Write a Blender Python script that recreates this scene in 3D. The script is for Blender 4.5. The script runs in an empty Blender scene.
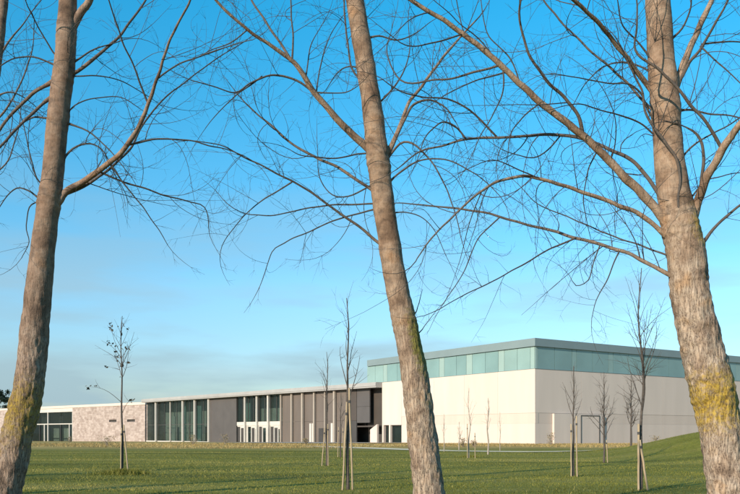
import bpy, math, random
import numpy as np
from mathutils import Vector, noise as mnoise

R = math.radians
scene = bpy.context.scene
C = scene.collection
random.seed(7)

# ------------------------------------------------------------------ camera
CAM_H = 1.5; F = 812.0; CX = 370.0; HY = 432.6          # focal length in photo pixels, horizon row
cam_d = bpy.data.cameras.new('camera'); cam = bpy.data.objects.new('camera', cam_d); C.objects.link(cam)
cam.location = (0, 0, CAM_H); cam.rotation_euler = (R(90), 0, 0)
cam_d.sensor_width = 36.0; cam_d.lens = F / 740.0 * 36.0
cam_d.shift_y = (HY - 247.0) / 740.0
cam_d.clip_start = 0.05; cam_d.clip_end = 6000
scene.camera = cam

# ------------------------------------------------------------------ sun and sky
SUN_AZ = (-0.645, -0.764); SUN_EL = R(21)
sv = Vector((SUN_AZ[0], SUN_AZ[1], 0)).normalized() * math.cos(SUN_EL) + Vector((0, 0, math.sin(SUN_EL)))
sl = bpy.data.lights.new('sun', 'SUN'); sun = bpy.data.objects.new('sun', sl); C.objects.link(sun)
sl.energy = 3.9; sl.angle = R(0.5); sl.color = (1.0, 0.87, 0.70)
sun.rotation_euler = sv.to_track_quat('Z', 'Y').to_euler()
sun.location = sv * 60

world = bpy.data.worlds.new('World'); scene.world = world; world.use_nodes = True
wn = world.node_tree.nodes; wl = world.node_tree.links
for n in list(wn): wn.remove(n)
wout = wn.new('ShaderNodeOutputWorld'); wbg = wn.new('ShaderNodeBackground')
sky = wn.new('ShaderNodeTexSky'); sky.sky_type = 'NISHITA'; sky.sun_disc = False
sky.sun_elevation = SUN_EL; sky.sun_rotation = math.atan2(SUN_AZ[0], SUN_AZ[1])
sky.altitude = 100; sky.air_density = 1.0; sky.dust_density = 0.35; sky.ozone_density = 2.2
whs = wn.new('ShaderNodeHueSaturation'); whs.inputs['Saturation'].default_value = 1.25
whs.inputs['Hue'].default_value = 0.478
tcw = wn.new('ShaderNodeTexCoord')
wmap = wn.new('ShaderNodeMapping'); wmap.inputs['Scale'].default_value = (3.0, 3.0, 17.0); wmap.inputs['Location'].default_value = (1.3, 0.4, 0.6)
wns = wn.new('ShaderNodeTexNoise'); wns.inputs['Scale'].default_value = 1.0; wns.inputs['Detail'].default_value = 5
wns.inputs['Roughness'].default_value = 0.5
wrp = wn.new('ShaderNodeValToRGB'); wrp.color_ramp.elements[0].position = 0.42; wrp.color_ramp.elements[1].position = 0.60
wsep = wn.new('ShaderNodeSeparateXYZ')
wfade = wn.new('ShaderNodeMapRange'); wfade.inputs[1].default_value = 0.02; wfade.inputs[2].default_value = 0.33
wfade.inputs[3].default_value = 0.95; wfade.inputs[4].default_value = 0.0
wmul = wn.new('ShaderNodeMath'); wmul.operation = 'MULTIPLY'
wmix = wn.new('ShaderNodeMixRGB'); wmix.inputs[2].default_value = (1.75, 2.5, 2.85, 1)     # thin grey cloud
wl.new(sky.outputs[0], whs.inputs['Color']); wl.new(tcw.outputs['Generated'], wmap.inputs[0])
wl.new(wmap.outputs[0], wns.inputs['Vector']); wl.new(wns.outputs[0], wrp.inputs[0])
wl.new(tcw.outputs['Generated'], wsep.inputs[0]); wl.new(wsep.outputs[2], wfade.inputs[0])
wl.new(wrp.outputs[0], wmul.inputs[0]); wl.new(wfade.outputs[0], wmul.inputs[1])
wtint = wn.new('ShaderNodeValToRGB'); we = wtint.color_ramp.elements; we.new(0.30)
for e_, p_, c_ in zip(we, (0.0, 0.17, 0.46), ((0.39, 0.45, 0.56), (0.80, 0.79, 0.86), (0.27, 1.02, 1.16))): e_.position = p_; e_.color = (*c_, 1)
wtm = wn.new('ShaderNodeMixRGB'); wtm.blend_type = 'MULTIPLY'; wtm.inputs[0].default_value = 1
wl.new(wsep.outputs[2], wtint.inputs[0]); wl.new(whs.outputs[0], wtm.inputs[1]); wl.new(wtint.outputs[0], wtm.inputs[2])
wl.new(wtm.outputs[0], wmix.inputs[1]); wl.new(wmul.outputs[0], wmix.inputs[0])
wl.new(wmix.outputs[0], wbg.inputs[0]); wl.new(wbg.outputs[0], wout.inputs[0])
wbg.inputs['Strength'].default_value = 0.13

scene.view_settings.view_transform = 'Standard'; scene.view_settings.look = 'None'
scene.view_settings.exposure = 0.75; scene.view_settings.gamma = 1.0; scene.view_settings.use_curve_mapping = False

# ------------------------------------------------------------------ helpers
def P(x, y, d):
    return Vector(((x - CX) / F * d, d, CAM_H - (y - HY) / F * d))

def smooth01(t):
    t = min(max(t, 0.0), 1.0); return t * t * (3 - 2 * t)

def gz(x, y):
    z = 0.0
    if y > 110: z -= 0.0085 * (min(y, 300) - 110)
    sx = 5.0 if x < 22 else 16.0
    z += 1.72 * math.exp(-((x - 22) / sx) ** 2 - ((y - 49) / 10.0) ** 2)
    if y < 72: z += 0.05 * mnoise.noise(Vector((x * 0.12, y * 0.12, 3.1))) * smooth01((72 - y) / 20)
    return z

def tag(o, label=None, cat=None, group=None, kind=None):
    if label: o['label'] = label
    if cat: o['category'] = cat
    if group: o['group'] = group
    if kind: o['kind'] = kind
    return o

def empty(name, loc, label, cat, group=None):
    o = bpy.data.objects.new(name, None); C.objects.link(o); o.location = loc; o.empty_display_size = 0.2
    return tag(o, label, cat, group)

def add(name, me, mat, parent=None, loc=(0, 0, 0)):
    o = bpy.data.objects.new(name, me); C.objects.link(o); o.location = loc
    if parent is not None: o.parent = parent
    if mat is not None and len(me.materials) == 0: me.materials.append(mat)
    return o

class MB:
    """collects polygons; origin is subtracted when built"""
    def __init__(s): s.v = []; s.f = []; s.col = []
    def poly(s, pts, faces, cols=None):
        b = len(s.v); s.v += [tuple(p) for p in pts]; s.f += [tuple(b + i for i in f) for f in faces]
        s.col += cols if cols is not None else [(0, 0, 0)] * len(pts)
    def hexa(s, p):      # 8 corners: bottom 0-3 ccw, top 4-7
        s.poly(p, [(3, 2, 1, 0), (4, 5, 6, 7), (0, 1, 5, 4), (1, 2, 6, 5), (2, 3, 7, 6), (3, 0, 4, 7)])
    def box(s, x0, x1, y0, y1, z0, z1):
        s.hexa([(x0, y0, z0), (x1, y0, z0), (x1, y1, z0), (x0, y1, z0), (x0, y0, z1), (x1, y0, z1), (x1, y1, z1), (x0, y1, z1)])
    def tube(s, pts, rad, sides, col=None, cap=True):
        n = len(pts); b = len(s.v)
        up = Vector((0.31, 0.17, 0.93)); prev = None
        ang = [2 * math.pi * k / sides for k in range(sides)]
        cs = [(math.cos(a), math.sin(a)) for a in ang]
        for i in range(n):
            t = (pts[min(i + 1, n - 1)] - pts[max(i - 1, 0)])
            if t.length < 1e-9: t = Vector((0, 0, 1))
            t.normalize()
            if prev is None:
                a = t.cross(up)
                if a.length < 1e-3: a = t.cross(Vector((1, 0, 0)))
            else:
                a = prev - t * prev.dot(t)
                if a.length < 1e-6: a = t.cross(Vector((1, 0, 0)))
            a.normalize(); prev = a; c = t.cross(a)
            r = rad[i]; p = pts[i]
            for (cu, su) in cs:
                s.v.append((p.x + (a.x * cu + c.x * su) * r, p.y + (a.y * cu + c.y * su) * r, p.z + (a.z * cu + c.z * su) * r))
            s.col += [col[i] if col else (0, 0, 0)] * sides
        for i in range(n - 1):
            q = b + i * sides
            for k in range(sides):
                k2 = (k + 1) % sides
                s.f.append((q + k, q + k2, q + sides + k2, q + sides + k))
        if cap:
            s.f.append(tuple(b + k for k in range(sides))[::-1])
            s.f.append(tuple(b + (n - 1) * sides + k for k in range(sides)))
    def mesh(s, name, origin=(0, 0, 0), smooth=False, attr=False):
        me = bpy.data.meshes.new(name)
        o = origin
        me.from_pydata([(a - o[0], b - o[1], c - o[2]) for a, b, c in s.v], [], s.f)
        if smooth: me.shade_smooth()
        if attr:
            at = me.attributes.new('bark', 'FLOAT_COLOR', 'POINT')
            a = np.ones((len(s.v), 4), np.float32); a[:, :3] = np.array(s.col, np.float32)
            at.data.foreach_set('color', a.ravel())
        me.update(); return me

# ------------------------------------------------------------------ materials
def newmat(name):
    m = bpy.data.materials.new(name); m.use_nodes = True
    nt = m.node_tree; return m, nt, nt.nodes, nt.links, nt.nodes['Principled BSDF']

def ramp(nodes, stops):
    r = nodes.new('ShaderNodeValToRGB'); e = r.color_ramp.elements
    while len(e) < len(stops): e.new(0.5)
    for i, (p, c) in enumerate(stops): e[i].position = p; e[i].color = (*c, 1)
    return r

def plain(name, col, rough=0.6, var=0.12, scale=1.5, bump=0.0, metal=0.0, detail=6, stretch=(1, 1, 1), pv=0.0):
    m, nt, N, L, b = newmat(name)
    tc = N.new('ShaderNodeTexCoord'); mp = N.new('ShaderNodeMapping'); mp.inputs['Scale'].default_value = stretch
    ns = N.new('ShaderNodeTexNoise'); ns.inputs['Scale'].default_value = scale; ns.inputs['Detail'].default_value = detail
    L.new(tc.outputs['Object'], mp.inputs[0]); L.new(mp.outputs[0], ns.inputs['Vector'])
    rp = ramp(N, [(0.3, tuple(c * (1 - var) for c in col)), (0.7, tuple(min(1, c * (1 + var)) for c in col))])
    L.new(ns.outputs[0], rp.inputs[0]); L.new(rp.outputs[0], b.inputs['Base Color'])
    b.inputs['Roughness'].default_value = rough; b.inputs['Metallic'].default_value = metal
    if rough >= 0.8: b.inputs['Specular IOR Level'].default_value = 0.12
    if pv:
        oi = N.new('ShaderNodeObjectInfo'); vr = N.new('ShaderNodeMapRange'); vr.inputs[3].default_value = 1 - pv; vr.inputs[4].default_value = 1 + pv
        hv = N.new('ShaderNodeHueSaturation'); L.new(oi.outputs['Random'], vr.inputs[0]); L.new(vr.outputs[0], hv.inputs['Value'])
        L.new(rp.outputs[0], hv.inputs['Color']); L.new(hv.outputs[0], b.inputs['Base Color'])
    if bump:
        bp = N.new('ShaderNodeBump'); bp.inputs['Strength'].default_value = bump; bp.inputs['Distance'].default_value = 0.02
        L.new(ns.outputs[0], bp.inputs['Height']); L.new(bp.outputs[0], b.inputs['Normal'])
    return m

def bark_mat(name, base, dark, lichen):
    m, nt, N, L, b = newmat(name)
    tc = N.new('ShaderNodeTexCoord')
    at = N.new('ShaderNodeAttribute'); at.attribute_name = 'bark'
    sp = N.new('ShaderNodeSeparateColor'); L.new(at.outputs['Color'], sp.inputs[0])   # R lichen, G roughness, B twig
    # braided vertical fissures
    mp = N.new('ShaderNodeMapping'); mp.inputs['Scale'].default_value = (30, 30, 5.2); L.new(tc.outputs['Object'], mp.inputs[0])
    fa = N.new('ShaderNodeTexNoise'); fa.inputs['Scale'].default_value = 1.0; fa.inputs['Detail'].default_value = 5; fa.inputs['Roughness'].default_value = 0.6
    fa.inputs['Distortion'].default_value = 0.45
    L.new(mp.outputs[0], fa.inputs['Vector'])
    s1 = N.new('ShaderNodeMath'); s1.operation = 'SUBTRACT'; s1.inputs[1].default_value = 0.5; L.new(fa.outputs[0], s1.inputs[0])
    s2 = N.new('ShaderNodeMath'); s2.operation = 'ABSOLUTE'; L.new(s1.outputs[0], s2.inputs[0])
    fg = N.new('ShaderNodeTexNoise'); fg.inputs['Scale'].default_value = 60; fg.inputs['Detail'].default_value = 4; L.new(tc.outputs['Object'], fg.inputs['Vector'])
    f1 = N.new('ShaderNodeMath'); f1.operation = 'MULTIPLY_ADD'; f1.inputs[1].default_value = 3.6; L.new(s2.outputs[0], f1.inputs[0])
    fgm = N.new('ShaderNodeMath'); fgm.operation = 'MULTIPLY_ADD'; fgm.inputs[1].default_value = 0.5; fgm.inputs[2].default_value = 0.06; L.new(fg.outputs[0], fgm.inputs[0])
    L.new(fgm.outputs[0], f1.inputs[2])
    # smoother young bark with occasional rings
    mp2 = N.new('ShaderNodeMapping'); mp2.inputs['Scale'].default_value = (10, 10, 13); L.new(tc.outputs['Object'], mp2.inputs[0])
    f2 = N.new('ShaderNodeTexNoise'); f2.inputs['Scale'].default_value = 1.0; f2.inputs['Detail'].default_value = 8; f2.inputs['Roughness'].default_value = 0.66
    L.new(mp2.outputs[0], f2.inputs['Vector'])
    # large tone variation
    f3 = N.new('ShaderNodeTexNoise'); f3.inputs['Scale'].default_value = 4.2; f3.inputs['Detail'].default_value = 5
    L.new(tc.outputs['Object'], f3.inputs['Vector'])
    r1 = ramp(N, [(0.24, dark), (0.40, tuple(0.6 * a + 0.4 * d for a, d in zip(base, dark))), (0.60, base), (0.95, tuple(min(1, c * 1.3) for c in base))])
    L.new(f1.outputs[0], r1.inputs[0])
    young = (base[0] * 0.74, base[1] * 0.65, base[2] * 0.58)
    r2 = ramp(N, [(0.34, tuple(0.3 * a + 0.7 * d for a, d in zip(young, dark))), (0.47, tuple(c * .85 for c in young)), (0.53, young), (0.70, (min(1, young[0] * 1.35), young[1] * 1.4, young[2] * 1.45))])
    L.new(f2.outputs[0], r2.inputs[0])
    mx = N.new('ShaderNodeMixRGB'); L.new(sp.outputs[1], mx.inputs[0]); L.new(r2.outputs[0], mx.inputs[1]); L.new(r1.outputs[0], mx.inputs[2])
    tone = ramp(N, [(0.32, (0.52, 0.46, 0.42)), (0.46, (0.86, 0.80, 0.76)), (0.56, (1, 1, 1)), (0.72, (1.0, 0.84, 0.68))]); L.new(f3.outputs[0], tone.inputs[0])
    ml = N.new('ShaderNodeMixRGB'); ml.blend_type = 'MULTIPLY'; ml.inputs[0].default_value = 1
    L.new(mx.outputs[0], ml.inputs[1]); L.new(tone.outputs[0], ml.inputs[2])
    # lichen
    ln = N.new('ShaderNodeTexNoise'); ln.inputs['Scale'].default_value = 24; ln.inputs['Detail'].default_value = 8; ln.inputs['Roughness'].default_value = 0.78
    L.new(tc.outputs['Object'], ln.inputs['Vector'])
    ad = N.new('ShaderNodeMath'); ad.operation = 'ADD'; L.new(sp.outputs[0], ad.inputs[0]); L.new(ln.outputs[0], ad.inputs[1])
    lr = N.new('ShaderNodeMapRange'); lr.inputs[1].default_value = 0.84; lr.inputs[2].default_value = 1.12; lr.inputs[4].default_value = 0.88; L.new(ad.outputs[0], lr.inputs[0])
    lc = ramp(N, [(0.36, tuple(c * 0.38 for c in lichen)), (0.52, lichen), (0.68, tuple(c * 1.25 for c in lichen))]); L.new(ln.outputs[0], lc.inputs[0])
    fr_ = ramp(N, [(0.22, (0.30, 0.26, 0.22)), (0.5, (1, 1, 1))]); L.new(f1.outputs[0], fr_.inputs[0])
    lc2 = N.new('ShaderNodeMixRGB'); lc2.blend_type = 'MULTIPLY'; lc2.inputs[0].default_value = 1; L.new(lc.outputs[0], lc2.inputs[1]); L.new(fr_.outputs[0], lc2.inputs[2]); lc = lc2
    lm = N.new('ShaderNodeMixRGB'); L.new(lr.outputs[0], lm.inputs[0]); L.new(ml.outputs[0], lm.inputs[1]); L.new(lc.outputs[0], lm.inputs[2])
    # twigs: darker grey brown bark
    tw = N.new('ShaderNodeMixRGB'); tw.inputs[2].default_value = (0.06, 0.055, 0.052, 1)
    L.new(sp.outputs[2], tw.inputs[0]); L.new(lm.outputs[0], tw.inputs[1])
    L.new(tw.outputs[0], b.inputs['Base Color'])
    b.inputs['Roughness'].default_value = 0.85; b.inputs['Specular IOR Level'].default_value = 0.25
    hm = N.new('ShaderNodeMixRGB'); L.new(sp.outputs[1], hm.inputs[0]); L.new(f2.outputs[0], hm.inputs[1]); L.new(f1.outputs[0], hm.inputs[2])
    bp = N.new('ShaderNodeBump'); bp.inputs['Strength'].default_value = 0.6; bp.inputs['Distance'].default_value = 0.02
    L.new(hm.outputs[0], bp.inputs['Height']); L.new(bp.outputs[0], b.inputs['Normal'])
    return m

M = {}
M['bark_yellow'] = bark_mat('bark_yellow', (0.37, 0.285, 0.215), (0.075, 0.05, 0.038), (0.37, 0.24, 0.027))
M['bark_mustard'] = bark_mat('bark_mustard', (0.29, 0.215, 0.165), (0.05, 0.037, 0.031), (0.29, 0.195, 0.03))
M['bark_green'] = bark_mat('bark_green', (0.335, 0.255, 0.19), (0.065, 0.046, 0.037), (0.19, 0.17, 0.032))
M['sap_bark'] = plain('sap_bark', (0.085, 0.07, 0.06), 0.85, 0.3, 20)
M['sap_pale'] = plain('sap_pale', (0.30, 0.25, 0.20), 0.85, 0.3, 20)  # bark colour lightened to imitate overexposure before the bright wall
M['stake'] = plain('stake', (0.33, 0.25, 0.16), 0.8, 0.25, 9, 0.2, stretch=(1, 1, 0.2))
M['strap'] = plain('strap', (0.05, 0.045, 0.04), 0.7)
M['dead_leaf'] = plain('dead_leaf', (0.045, 0.04, 0.022), 0.7, 0.4, 8)
M['evergreen'] = plain('evergreen', (0.028, 0.042, 0.024), 0.8, 0.4, 0.6)
M['shrub'] = plain('shrub', (0.20, 0.155, 0.085), 0.8, 0.4, 4)
M['white'] = plain('white_concrete', (0.57, 0.475, 0.41), 0.8, 0.05, 0.5, stretch=(1, 1, 0.15), pv=0.02)
M['band'] = plain('band_concrete', (0.535, 0.442, 0.378), 0.8, 0.05, 0.5, stretch=(1, 1, 0.15), pv=0.02)
M['porch'] = plain('porch_render', (0.60, 0.555, 0.50), 0.7, 0.02, 0.4)
M['fascia'] = plain('fascia_metal', (0.18, 0.23, 0.235), 0.45, 0.05, 0.4)
M['white_metal'] = plain('white_metal', (0.52, 0.48, 0.43), 0.5, 0.05, 0.6)
M['beige_metal'] = plain('beige_metal', (0.34, 0.285, 0.235), 0.5, 0.06, 0.6)
M['roof_edge'] = plain('roof_edge', (0.33, 0.315, 0.30), 0.55, 0.10, 0.35)
M['roof_top'] = plain('roof_top', (0.30, 0.30, 0.29), 0.9, 0.15, 0.4)
M['taupe'] = plain('taupe_panel', (0.125, 0.099, 0.083), 0.6, 0.10, 0.5, stretch=(1, 1, 0.25))
M['grey_panel'] = plain('grey_panel', (0.080, 0.070, 0.066), 0.6, 0.09, 0.4)
M['brown_panel'] = plain('brown_panel', (0.06, 0.046, 0.038), 0.65, 0.12, 0.5)
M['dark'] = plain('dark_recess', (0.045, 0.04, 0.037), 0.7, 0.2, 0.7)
M['interior'] = plain('interior', (0.5, 0.47, 0.43), 0.8, 0.2, 0.4)
M['dark_metal'] = plain('dark_metal', (0.06, 0.055, 0.05), 0.5)
M['pathc'] = plain('path_concrete', (0.60, 0.50, 0.34), 0.9, 0.12, 0.5)
M['plaza'] = plain('plaza_concrete', (0.36, 0.33, 0.29), 0.9, 0.12, 0.3)

def glass_mat(name, tint, trans, rough=0.03):
    m, nt, N, L, b = newmat(name)
    out = N['Material Output']
    b.inputs['Base Color'].default_value = (*tint, 1); b.inputs['Roughness'].default_value = rough
    b.inputs['IOR'].default_value = 1.6
    tr = N.new('ShaderNodeBsdfTransparent'); tr.inputs[0].default_value = (0.72, 0.80, 0.78, 1)
    mx = N.new('ShaderNodeMixShader'); mx.inputs[0].default_value = trans
    L.new(b.outputs[0], mx.inputs[1]); L.new(tr.outputs[0], mx.inputs[2]); L.new(mx.outputs[0], out.inputs[0])
    return m
M['glass'] = glass_mat('window_glass', (0.035, 0.05, 0.05), 0.76)
M['clere'] = plain('clerestory_glass', (0.175, 0.275, 0.265), 0.12, 0.12, 0.22, pv=0.07)
M['clere'].node_tree.nodes['Principled BSDF'].inputs['IOR'].default_value = 1.6
M['clere_pale'] = plain('clerestory_glass_pale', (0.265, 0.36, 0.33), 0.2, 0.06, 0.3)
M['clere_mid'] = plain('clerestory_glass_mid', (0.215, 0.315, 0.295), 0.14, 0.10, 0.25, pv=0.05)

def stone_mat():
    m, nt, N, L, b = newmat('stone_blocks')
    tc = N.new('ShaderNodeTexCoord'); sx = N.new('ShaderNodeSeparateXYZ'); L.new(tc.outputs['Object'], sx.inputs[0])
    cb = N.new('ShaderNodeCombineXYZ'); L.new(sx.outputs[0], cb.inputs[0]); L.new(sx.outputs[2], cb.inputs[1])
    br = N.new('ShaderNodeTexBrick'); br.inputs['Scale'].default_value = 1.0
    br.inputs['Brick Width'].default_value = 1.15; br.inputs['Row Height'].default_value = 0.45; br.inputs['Mortar Size'].default_value = 0.025
    br.inputs['Color1'].default_value = (0.44, 0.36, 0.32, 1); br.inputs['Color2'].default_value = (0.31, 0.245, 0.215, 1)
    br.inputs['Mortar'].default_value = (0.30, 0.24, 0.2, 1); br.inputs['Bias'].default_value = -0.1
    L.new(cb.outputs[0], br.inputs['Vector'])
    ns = N.new('ShaderNodeTexNoise'); ns.inputs['Scale'].default_value = 0.9; ns.inputs['Detail'].default_value = 6
    L.new(tc.outputs['Object'], ns.inputs['Vector'])
    rp = ramp(N, [(0.32, (0.74, 0.70, 0.68)), (0.6, (1, 1, 1))]); L.new(ns.outputs[0], rp.inputs[0])
    ml = N.new('ShaderNodeMixRGB'); ml.blend_type = 'MULTIPLY'; ml.inputs[0].default_value = 1
    L.new(br.outputs[0], ml.inputs[1]); L.new(rp.outputs[0], ml.inputs[2]); L.new(ml.outputs[0], b.inputs['Base Color'])
    b.inputs['Roughness'].default_value = 0.9
    return m
M['stone'] = stone_mat()

def lawn_mat():
    m, nt, N, L, b = newmat('lawn')
    tc = N.new('ShaderNodeTexCoord'); sx = N.new('ShaderNodeSeparateXYZ'); L.new(tc.outputs['Object'], sx.inputs[0])
    n1 = N.new('ShaderNodeTexNoise'); n1.inputs['Scale'].default_value = 0.16; n1.inputs['Detail'].default_value = 6
    n2 = N.new('ShaderNodeTexNoise'); n2.inputs['Scale'].default_value = 5.0; n2.inputs['Detail'].default_value = 5
    mp = N.new('ShaderNodeMapping'); mp.inputs['Scale'].default_value = (0.35, 1.9, 1); L.new(tc.outputs['Object'], mp.inputs[0])
    L.new(mp.outputs[0], n1.inputs['Vector']); L.new(tc.outputs['Object'], n2.inputs['Vector'])
    g1 = ramp(N, [(0.33, (0.090, 0.092, 0.017)), (0.5, (0.155, 0.15, 0.025)), (0.66, (0.215, 0.185, 0.048))]); L.new(n1.outputs[0], g1.inputs[0])
    g2 = ramp(N, [(0.30, (0.72, 0.72, 0.68)), (0.62, (1.12, 1.10, 1.0))]); L.new(n2.outputs[0], g2.inputs[0])
    ml = N.new('ShaderNodeMixRGB'); ml.blend_type = 'MULTIPLY'; ml.inputs[0].default_value = 1
    L.new(g1.outputs[0], ml.inputs[1]); L.new(g2.outputs[0], ml.inputs[2])
    # unmown dry meadow towards the building
    nd = N.new('ShaderNodeTexNoise'); nd.inputs['Scale'].default_value = 0.10; nd.inputs['Detail'].default_value = 4; L.new(tc.outputs['Object'], nd.inputs['Vector'])
    ma = N.new('ShaderNodeMath'); ma.operation = 'MULTIPLY_ADD'; ma.inputs[1].default_value = 16; L.new(nd.outputs[0], ma.inputs[0]); L.new(sx.outputs[1], ma.inputs[2])
    mr = N.new('ShaderNodeMapRange'); mr.inputs[1].default_value = 76; mr.inputs[2].default_value = 90; L.new(ma.outputs[0], mr.inputs[0])
    dry = ramp(N, [(0.3, (0.22, 0.15, 0.045)), (0.6, (0.40, 0.28, 0.095))])
    nd2 = N.new('ShaderNodeTexNoise'); nd2.inputs['Scale'].default_value = 0.35; nd2.inputs['Detail'].default_value = 6; L.new(mp.outputs[0], nd2.inputs['Vector'])
    L.new(nd2.outputs[0], dry.inputs[0])
    mx = N.new('ShaderNodeMixRGB'); L.new(mr.outputs[0], mx.inputs[0]); L.new(ml.outputs[0], mx.inputs[1]); L.new(dry.outputs[0], mx.inputs[2])
    L.new(mx.outputs[0], b.inputs['Base Color']); b.inputs['Roughness'].default_value = 0.95
    b.inputs['Specular IOR Level'].default_value = 0.1
    bp = N.new('ShaderNodeBump'); bp.inputs['Strength'].default_value = 0.5; bp.inputs['Distance'].default_value = 0.05
    L.new(n2.outputs[0], bp.inputs['Height']); L.new(bp.outputs[0], b.inputs['Normal'])
    return m
M['lawn'] = lawn_mat()

def blade_mat(name, c0, c1, c2):
    m, nt, N, L, b = newmat(name)
    at = N.new('ShaderNodeAttribute'); at.attribute_name = 'tone'
    rp = ramp(N, [(0.0, c0), (0.55, c1), (1.0, c2)]); L.new(at.outputs['Fac'], rp.inputs[0]); L.new(rp.outputs[0], b.inputs['Base Color'])
    b.inputs['Roughness'].default_value = 0.6; b.inputs['Specular IOR Level'].default_value = 0.2
    return m
M['blade'] = blade_mat('grass_blade', (0.072, 0.080, 0.014), (0.172, 0.165, 0.026), (0.32, 0.26, 0.08))
M['dryblade'] = blade_mat('dry_blade', (0.16, 0.11, 0.04), (0.34, 0.235, 0.085), (0.50, 0.37, 0.17))

# ------------------------------------------------------------------ ground
def axis(segs):
    out = []
    for a, b, st in segs:
        n = max(1, int(round((b - a) / st))); out += [a + (b - a) * i / n for i in range(n)]
    return out + [segs[-1][1]]
ys = axis([(-60, 14, 3), (14, 80, 0.6), (80, 140, 3), (140, 320, 12), (320, 3500, 400)])
xs = axis([(-2500, -250, 250), (-250, -60, 10), (-60, 60, 0.8), (60, 250, 10), (250, 2500, 250)])
nx = len(xs); vv = [(x, y, gz(x, y)) for y in ys for x in xs]
ff = [(j * nx + i, j * nx + i + 1, (j + 1) * nx + i + 1, (j + 1) * nx + i) for j in range(len(ys) - 1) for i in range(nx - 1)]
me = bpy.data.meshes.new('lawn'); me.from_pydata(vv, [], ff); me.shade_smooth()
tag(add('ground', me, M['lawn']), kind='structure')

def strip(name, line, width, mat, lift=0.03, kind='structure'):
    """a flat paved ribbon following the ground along (x, y) points"""
    pts = []
    for (a, b) in zip(line[:-1], line[1:]):
        n = max(2, int(math.dist(a, b) / 2)); pts += [(a[0] + (b[0] - a[0]) * i / n, a[1] + (b[1] - a[1]) * i / n) for i in range(n)]
    pts.append(line[-1]); m = MB(); prev = None
    for i, p in enumerate(pts):
        a = pts[max(i - 1, 0)]; b = pts[min(i + 1, len(pts) - 1)]
        t = Vector((b[0] - a[0], b[1] - a[1])).normalized(); nrm = Vector((-t.y, t.x))
        row = []
        for k in (-1, -0.5, 0, 0.5, 1):
            x = p[0] + nrm.x * width / 2 * k; y = p[1] + nrm.y * width / 2 * k
            row.append((x, y, gz(x, y) + lift))
        if prev:
            for k in range(4): m.poly([prev[k], row[k], row[k + 1], prev[k + 1]], [(3, 2, 1, 0)])
        prev = row
    return tag(add(name, m.mesh(name), mat), kind=kind)
strip('path', [(-6, 88), (0, 77), (6, 66), (12, 62), (20, 60.5), (34, 60), (60, 62)], 3.0, M['pathc'])
strip('plaza_paving', [(2, 120), (-10, 135), (-22, 148)], 22.0, M['plaza'], 0.05)

# ------------------------------------------------------------------ main hall (white box with glass storey)
HC = Vector((21.95, 108.0, 0)); DL = Vector((-0.557, 0.830, 0)).normalized(); DR = Vector((0.830, 0.557, 0)).normalized()
LL = 35.7; LR = 78.0
hall = empty('exhibition_hall', (HC.x, HC.y, gz(HC.x, HC.y)), 'large white windowless hall topped by a green glass storey', 'building')
def hp(l, r, z): v = HC + DL * l + DR * r; return (v.x, v.y, z)
def hbox(m, l0, l1, r0, r1, z0, z1):
    m.hexa([hp(l0, r0, z0), hp(l0, r1, z0), hp(l1, r1, z0), hp(l1, r0, z0), hp(l0, r0, z1), hp(l0, r1, z1), hp(l1, r1, z1), hp(l1, r0, z1)])
def hpart(name, mat, boxes, parent=None):
    m = MB()
    for b in boxes: hbox(m, *b)
    par = parent or hall
    o = hall.location
    return add(name, m.mesh(name, o), M[mat], par) if par is hall else add(name, m.mesh(name, o), M[mat], par)
def solve_l(px):   # length along the left face for a photo column
    k = (px - CX) / F; return (HC.x - k * HC.y) / (k * DL.y - DL.x)
def solve_r(px):
    k = (px - CX) / F; return (k * HC.y - HC.x) / (DR.x - k * DR.y)

# the white walls: panels with shallow joints, a door opening low at the far end of the left face
lo0, lo1 = solve_l(401.5), solve_l(383.5)
edges = [0, 7.2, 14.4, 21.6, lo0]
ZJ = [-0.6, 2.72, 4.12, 10.0]
for zi in range(3):
    mt = 'band' if zi == 1 else 'white'
    rec = 0.03 if zi == 1 else 0.0
    for a, b_ in zip(edges[:-1], edges[1:]):
        hpart('wall_panel', mt, [(a + (0.0 if a == 0 else 0.012), b_ - 0.012, rec, 0.6, ZJ[zi] + 0.01, ZJ[zi + 1] - 0.01)])
hpart('wall_panel', 'white', [(lo0 + 0.012, lo1, 0, 0.6, 2.74, 9.99)])
hpart('wall_panel', 'white', [(lo1 + 0.01, LL, 0, 0.6, -1.0, 9.99)])
rj = [0.6, 9, 18, 27, 36, 45, 54, 63, LR]
for zi in range(3):
    for a, b_ in zip(rj[:-1], rj[1:]):
        rec = 0.03 if zi == 1 else 0.0
        hpart('wall_panel', 'band' if zi == 1 else 'white', [(rec, 0.6, a + 0.003 + (0 if a == 0.6 else 0.01), b_ - 0.012, ZJ[zi] + 0.01, ZJ[zi + 1] - 0.01)])
hpart('wall_core', 'white', [(0.64, LL - 0.05, 0.64, LR - 0.05, -1.0, 9.9)]) if False else None
hpart('wall_backing', 'band', [(0.05, lo0 - 0.02, 0.05, 0.55, -0.9, 9.9)])
hpart('wall_backing', 'band', [(0.05, 0.55, 0.62, LR - 0.1, -0.9, 9.9)])
hpart('rear_wall', 'white', [(LL - 0.5, LL + 0.1, 0.65, LR, -1.2, 9.98)])
hpart('end_wall', 'white', [(0.65, LL - 0.55, LR - 0.6, LR - 0.02, -1.2, 9.98)])
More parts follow.
